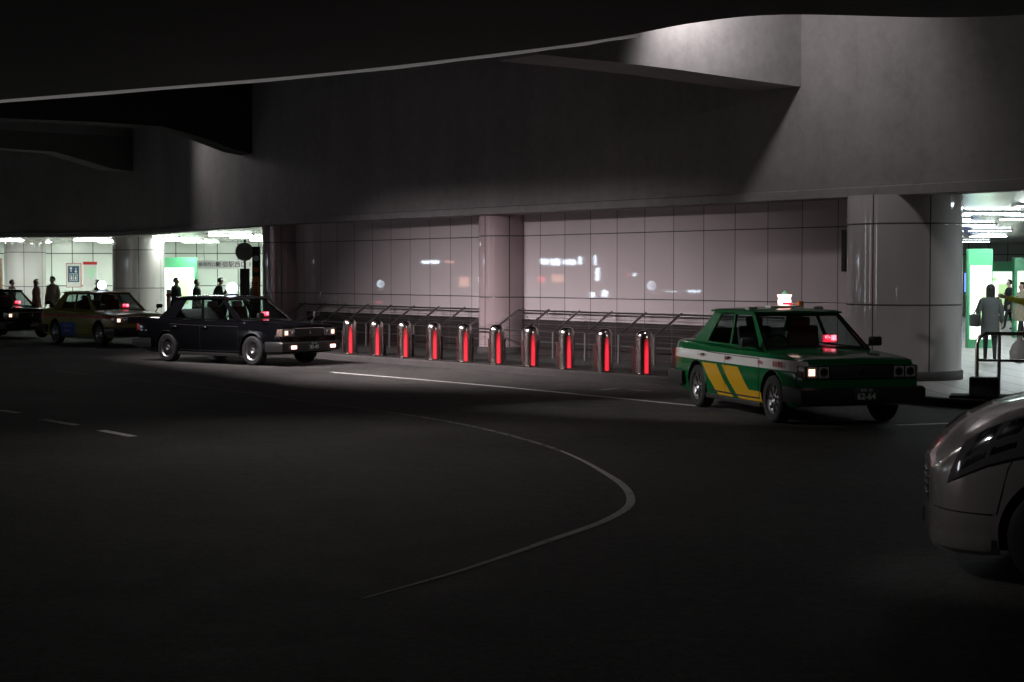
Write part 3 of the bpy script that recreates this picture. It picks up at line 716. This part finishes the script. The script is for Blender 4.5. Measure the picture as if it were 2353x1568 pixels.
person(G(-14.3,58.6),R(180),1.6,'person in dark clothes walking past the column',cb1,jn)
person(G(-17.45,59.3),R(0),1.6,'person in a dark red coat behind the taxi line',cp1,jn,coat_len=.3)
person(G(-11.07,56),R(-20),1.68,'person in a dark suit with grey hair walking',cn,jn,coat_len=.15,hairm=M['hairg'])
person(G(-10.45,56.3),R(0),1.62,'person in a black coat walking along the pavement',cb1,jn,coat_len=.35)
person(G(-9.75,56),R(10),1.68,'person in black leaning forward as they walk',cb1,jn,coat_len=.3,lean=.2,stride=.3,arms={'L':((.25,.2,1.15),(.35,.12,1.32))})
person(G(-8.6,56.5),R(200),1.62,'person in dark coat beside the round road sign',cb1,jn,coat_len=.3)
person(G(9.86,35),R(75),1.6,'woman in a long grey coat with dark hair seen from behind',cg1,jn,coat_len=.32,hair='long',stride=.1,arms={'L':((-.02,.26,1.15),(.1,.24,.95))})
b=MB(); b.box((9.52,34.9,.98),(.12,.3,.26),M['black'],bev=.05,rz=.3); b.tube([(9.52,34.78,1.1),(9.6,34.8,1.38),(9.52,35.02,1.1)],.012,M['black'],6); b.done('shoulder_bag',label='black shoulder bag hanging at the grey coat side',category='bag')
person(G(16.7,61),R(-100),1.68,'person in a bright blue jacket in the station hall',cbl,jn,coat_len=.12)
person(G(16.1,55),R(180),1.62,'person in dark clothing walking in the station hall',cb1,jn,coat_len=.3)
person(G(13.3,44.3),R(200),1.6,'person in a pale beige coat walking in the bright hall',ca1,jn,coat_len=.3)
person(G(8.38,26.9),R(168),1.74,'person in yellow-green sleeves pointing with an outstretched arm',cy,cr,coat=cb1,coat_len=.25,stride=.1,arms={'L':((.08,.24,1.13),(.26,.24,.93)),'R':((.24,-.24,1.37),(.49,-.22,1.44))})
pb=Vector((8.38,26.9,.1))+Matrix.Rotation(R(168),3,'Z')@Vector((.33,.24,.86))
b=MB(); b.revolve([(.02,.0),(.03,-.06),(.12,-.14),(.17,-.25),(.16,-.36),(.09,-.42),(.01,-.43)],pb,(0,0,1),M['bagw'],14)
for v in b.bm.verts: v.co+=Vector((random.uniform(-.015,.015),random.uniform(-.015,.015),random.uniform(-.012,.012)))
b.done('plastic_bag',smooth=80,label='crumpled white plastic shopping bag held in a hand',category='bag')

# ------------------------------------------------------------------ street furniture and signs
b=MB()
hv=Vector((.93,-.36,0))
base=Vector((6.95,25.35,.1))
def rail(z,extra):
    p=base
    return [p+Vector((0,0,0)),p+Vector((0,0,z-.15)),p+hv*.04+Vector((0,0,z-.05)),p+hv*.13+Vector((0,0,z)),p+hv*1.3+Vector((0,0,z)),p+hv*1.42+Vector((0,0,z-.05)),p+hv*1.46+Vector((0,0,z-.15)),p+hv*1.46]
b.tube(rail(.95,0),.03,M['steelr'],12); b.tube([base+Vector((0,0,.55)),base+hv*1.46+Vector((0,0,.55))],.022,M['steelr'],10)
b.tube([base+hv*.32+Vector((0,0,.0)),base+hv*.32+Vector((0,0,.93))],.026,M['steelr'],10)
b.done('handrail',label='stainless steel handrail hoop at the pavement edge',category='railing')
b=MB(); b.box((6.95,24.95,.26),(.42,.3,.32),M['kerb'],bev=.02,rz=-.3); b.box((7.0,24.9,.13),(1.1,.55,.06),M['kerb'],bev=.02,rz=-.3); b.done('concrete_block',label='dark concrete block footing at the kerb corner',category='block')
b=MB(); b.cyl((0,0,0),(0,0,2.95),.035,.035,M['kerb'],14); o=b.done('road_sign',loc=(-8.8,56,.1),label='round road sign on a grey post beside the hall entrance',category='road sign')
b=MB(); b.revolve([(.01,0),(.30,0),(.305,.01),(.30,.02),(.01,.02)],(0,-.06,2.55),(0,-1,0),M['signback'],32); b.done('sign_disc',parent=o)
b=MB(); b.box((0,-.04,1.55),(.32,.05,.9),M['black'],bev=.01); b.done('sign_plate',parent=o)
b=MB(); b.box((0,0,1.33),(.24,.14,2.66),M['black'],bev=.01); o=b.done('sign_tower',loc=(-7.82,52,.1),label='tall narrow black sign column with round emblems',category='sign')
for z,mt in ((2.3,M['white']),(1.95,M['orange'])):
    b=MB(); b.revolve([(.001,0),(.08,0),(.08,.008),(.001,.008)],(0,-.072,z),(0,-1,0),mt,20); b.done('emblem',parent=o)
b=MB(); b.box((0,-.075,1.35),(.18,.01,.8),M['orange']); b.done('notice_panel',parent=o)
text('京\n王\n線',.15,(0,-.083,1.35),'-y',M['black'],o)
text('O',.12,(0,-.085,2.3),'-y',M['blue_paint'],o,bold=.004)
b=MB(); b.box((0,0,.65),(.15,.06,1.3),M['white'],bev=.01); o=b.done('defibrillator_sign',loc=(-11.52,57,.1),label='white post sign with red AED letters',category='sign')
text('♥\nA\nE\nD',.15,(0,-.034,.85),'-y',M['red_paint'],o,bold=.006)
b=MB(); b.box((0,0,0),(.62,.04,1.0),M['red_paint'],bev=.005); b.box((0,-.025,0),(.57,.02,.95),M['white'])
o=b.done('lift_sign',loc=(-18.1,70.2,1.86),label='square blue lift sign with arrows in a red frame',category='sign')
b=MB(); b.box((0,-.04,.05),(.46,.01,.66),M['blue_paint']); b.done('sign_face',parent=o)
b=MB()
for sx,dr in ((-.1,1),(.1,-1)):
    b.box((sx,-.05,.22),(.03,.008,.16),M['white'])
    b.poly([(sx-.06,-.055,.22+dr*.05),(sx+.06,-.055,.22+dr*.05),(sx,-.055,.22+dr*.13)],M['white'])
for a,c in (((0,.06),(.32,.02)),((0,-.22),(.32,.02)),((-.15,-.08),(.02,.28)),((.15,-.08),(.02,.28)),((0,-.08),(.02,.28))): b.box((a[0],-.05,a[1]),(c[0],.008,c[1]),M['white'])
for sx in (-.08,.08): b.box((sx,-.05,-.12),(.06,.008,.12),M['white']); b.sphere((sx,-.05,-.02),.026,M['white'],(1,.2,1))
b.done('pictogram',parent=o,normals=False)
b=MB(); b.box((0,0,-.35),(.56,.04,1.7),M['white']); o=b.done('map_board',loc=(-17.42,70.2,1.9),label='white information board with red heading band',category='sign')
b=MB(); b.box((0,-.03,.46),(.58,.02,.12),M['red_paint']); b.done('heading_band',parent=o)
text('本日の案内\n1 小田急線\n2 京王線\n3 地下鉄\n4 出口',.09,(0,-.03,.05),'-y',M['green_p'],o)
b=MB(); b.box((0,0,0),(2.1,.08,.3),M['white'],bev=.01); o=b.done('hanging_sign',loc=(-10.15,60.5,2.25),label='long white hanging station sign with dark lettering',category='sign')
text('新宿西口駅',.15,(-.62,-.045,0),'-y',M['black'],o,bold=.001)
text('新宿駅西口 1番',.22,(.36,-.045,0),'-y',M['black'],o,bold=.001)
for sx in (-.8,.8):
    b=MB(); b.cyl((sx,0,.15),(sx,0,1.05),.012,.012,M['steel'],8); b.done('hanger',parent=o)
b=MB(); b.box((0,0,1.2),(.1,.3,2.4),M['orange'],bev=.01); b.done('orange_banner',loc=(-18.86,62.6,.1),label='tall orange advertising banner beside the column',category='banner')
def lightbox(x,y,w_,h_,lab,rz=0):
    b=MB(); b.box((0,0,h_/2),(w_,.25,h_),M['green_frame'],bev=.02); o=b.done('poster_lightbox',loc=(x,y,.1),rz=rz,label=lab,category='light box',group='green-framed poster light boxes in the halls')
    b=MB(); b.box((0,-.14,h_*.46),(w_*.86,.02,h_*.74),M['poster']); 
    b.done('poster',parent=o)
    b=MB(); b.box((.12*w_,-.155,h_*.42),(w_*.3,.01,h_*.4),M['posterg'],bev=.003); b.box((-.2*w_,-.155,h_*.7),(w_*.25,.01,h_*.05),M['posterg']); b.done('poster_print',parent=o)
lightbox(-14.0,71.5,1.5,2.5,'green framed lit poster by the hall entrance')
lightbox(11.55,42,.6,2.45,'green framed lit poster near the round column')
lightbox(15.1,49,1.3,2.3,'green framed lit poster in the bright hall')
lightbox(18.9,66,1.6,2.3,'green framed lit poster at the hall rear')
b=MB(); b.box((0,0,0),(.55,.08,.8),M['black'],bev=.01); o=b.done('screen',loc=(17.0,63,1.6),label='small lit blue information screen in the hall',category='screen')
b=MB(); b.box((0,-.045,0),(.48,.01,.7),emis('screen_blue',(.15,.25,1),1.5)); b.done('display',parent=o)
b=MB(); b.box((0,0,0),(.10,.05,.75),M['black'],bev=.01); b.done('wall_notice',loc=(5.93,30.35,2.35),rz=wang,label='narrow dark notice plate fixed to the column',category='sign')
def lampset(xs,ys,w_,l_,mat,skip=None):
    for x in xs:
        for y in ys:
            if skip and skip(x,y): continue
            b=MB(); b.box((0,0,0),(w_,l_,.05),M['white'],bev=.008); o=b.done('ceiling_light',loc=(x,y,3.27),label='recessed rectangular ceiling light in the hall',category='ceiling light',group='ceiling lights in the station halls')
            b=MB(); b.box((0,0,-.03),(w_*.9,l_*.95,.02),mat); b.done('diffuser',parent=o)
def behind_left(x,y):
    return not (y>66 if x<-14 else y>47.5+(-6.6-x)*1.95+2.5)
lampset([-24,-20,-16.5,-13,-9.6],[58,62.5,67,71],1.6,.35,M['hall_light'],behind_left)
lampset([10.4,12.4,14.6,16.8,19],[29.5,33,37,41,46,52,60,70],1.3,.5,M['hall_blue'],lambda x,y:x<.245*y or x>.36*y)

# shopfront across the road, its lit signs are what the glossy tiles mirror
b=MB(); b.box((0,0,2.7),(.5,42,5.4),M['darkwall']); sh=b.done('shop_building',loc=(-27,32,0),smooth=0,label='dark facade with small lit signs across the road',category='building')
S_,W_,D_,R_=M['shopsign'],M['shopwarm'],M['shopdim'],M['shopred']
for y,z,w_,h_,mt in ((46.25,2.4,.34,.22,S_),(45.8,2.4,.4,.26,S_),(45.25,2.38,.5,.2,S_),(44.8,2.45,.16,.3,S_),(44.2,2.45,.10,.4,S_),(44.1,1.9,.16,.5,S_),(43.8,1.15,.22,.25,S_),(44.3,1.1,.2,.2,S_),(47.5,2.3,.5,.12,W_),(48.1,2.32,.3,.10,S_),(45.7,1.75,.5,.3,W_),(46.4,1.7,.3,.22,R_),(49.6,1.6,.4,.4,W_),(48.6,1.35,.14,.25,S_),(48.9,1.7,.1,.1,S_),(51.0,2.4,.7,.12,S_),(50.2,2.4,.4,.10,W_),(41.2,1.2,.5,.08,S_),(40.3,1.25,.5,.08,S_),(42.6,1.9,.10,.10,S_),(42.9,1.9,.08,.1,R_),(33.0,2.3,.6,3.4,D_),(26,2.3,.5,3.2,D_),(21,2.3,.5,3.0,R_),(17,2.3,.7,3.2,D_)):  # tall ones are made-up panels, added for highlight streaks on the columns
    b=MB(); b.box((0,0,0),(.06,w_,h_),mt); b.done('lit_sign',parent=sh,loc=(.3,y-32,z))

# ------------------------------------------------------------------ lights
def lamp_(kind,loc,energy,col=(1,1,1),size=.3,tgt=None,name='overhead_lamp',**k):
    l=bpy.data.lights.new(name,kind); l.energy=energy; l.color=col
    if kind=='AREA': l.shape='RECTANGLE'; l.size=size[0]; l.size_y=size[1]
    else: l.shadow_soft_size=size
    for a,v in k.items(): setattr(l,a,v)
    o=bpy.data.objects.new(name,l); COL.objects.link(o); o.location=loc
    if tgt is not None: o.rotation_euler=(Vector(tgt)-Vector(loc)).to_track_quat('-Z','Y').to_euler()
    return o
warm=(1,.93,.93)
lamp_('SPOT',(3.45,28.55,6.9),185,warm,.2,tgt=(4.2,31,5.6),spot_size=R(165),spot_blend=.4)     # near cross beam, steep shadow
lamp_('SPOT',(15.6,11.4,8.0),1000,warm,.5,tgt=(0.5,38.5,4.0),spot_size=R(38),spot_blend=.4)   # far along the opening
lamp_('SPOT',(-12.2,52.6,6.5),190,warm,.5,tgt=(-4.5,45.5,3.8),spot_size=R(140),spot_blend=1)  # behind second cross beam
c=Vector((-7.6,33.0,5.30)); lamp_('AREA',c,430,(1,.905,.925),(11,.3),tgt=c+Vector((.86*.72,.51*.72,-.66)),spread=R(70))  # added unseen line light that brightens the tiled wall
lamp_('SPOT',(-9,25,5.2),2500,(1,.96,.94),.15,tgt=(3.0,24.3,.75),spot_size=R(24),spot_blend=.7)  # added unseen spot to brighten the green taxi's side
lamp_('SPOT',(7.5,15.0,5.2),110,(1,.96,.94),.3,tgt=(4.5,21.6,.7),spot_size=R(34),spot_blend=.8)  # added unseen fill for the green taxi's front
lamp_('SPOT',(-3,8.5,5.2),250,(1,.95,.93),.15,tgt=(3.2,10.8,.75),spot_size=R(20),spot_blend=.7)  # added unseen narrow spot on the silver car
lamp_('SPOT',(-2.5,21.5,5.3),260,(1,.95,.9),.5,tgt=(-1.6,18.6,0),spot_size=R(112),spot_blend=1)   # added unseen downlight for a soft pool on the roadway
w=bpy.data.worlds.new('World'); scene.world=w; w.use_nodes=True
nt=w.node_tree; bg=nt.nodes['Background']
sky=nt.nodes.new('ShaderNodeTexSky'); sky.sky_type='NISHITA'; sky.sun_disc=False; sky.sun_elevation=R(-4); sky.sun_rotation=R(200)
nt.links.new(sky.outputs[0],bg.inputs[0]); bg.inputs[1].default_value=.004

# ------------------------------------------------------------------ camera
cam=bpy.data.cameras.new('camera'); co=bpy.data.objects.new('camera',cam); COL.objects.link(co)
cam.sensor_width=36; cam.lens=59.7; cam.clip_end=500; cam.clip_start=.1
co.location=(0,0,1.95); co.rotation_euler=(R(90-2.29),0,0)
scene.camera=co
scene.view_settings.view_transform='Standard'; scene.view_settings.look='None'; scene.view_settings.exposure=0
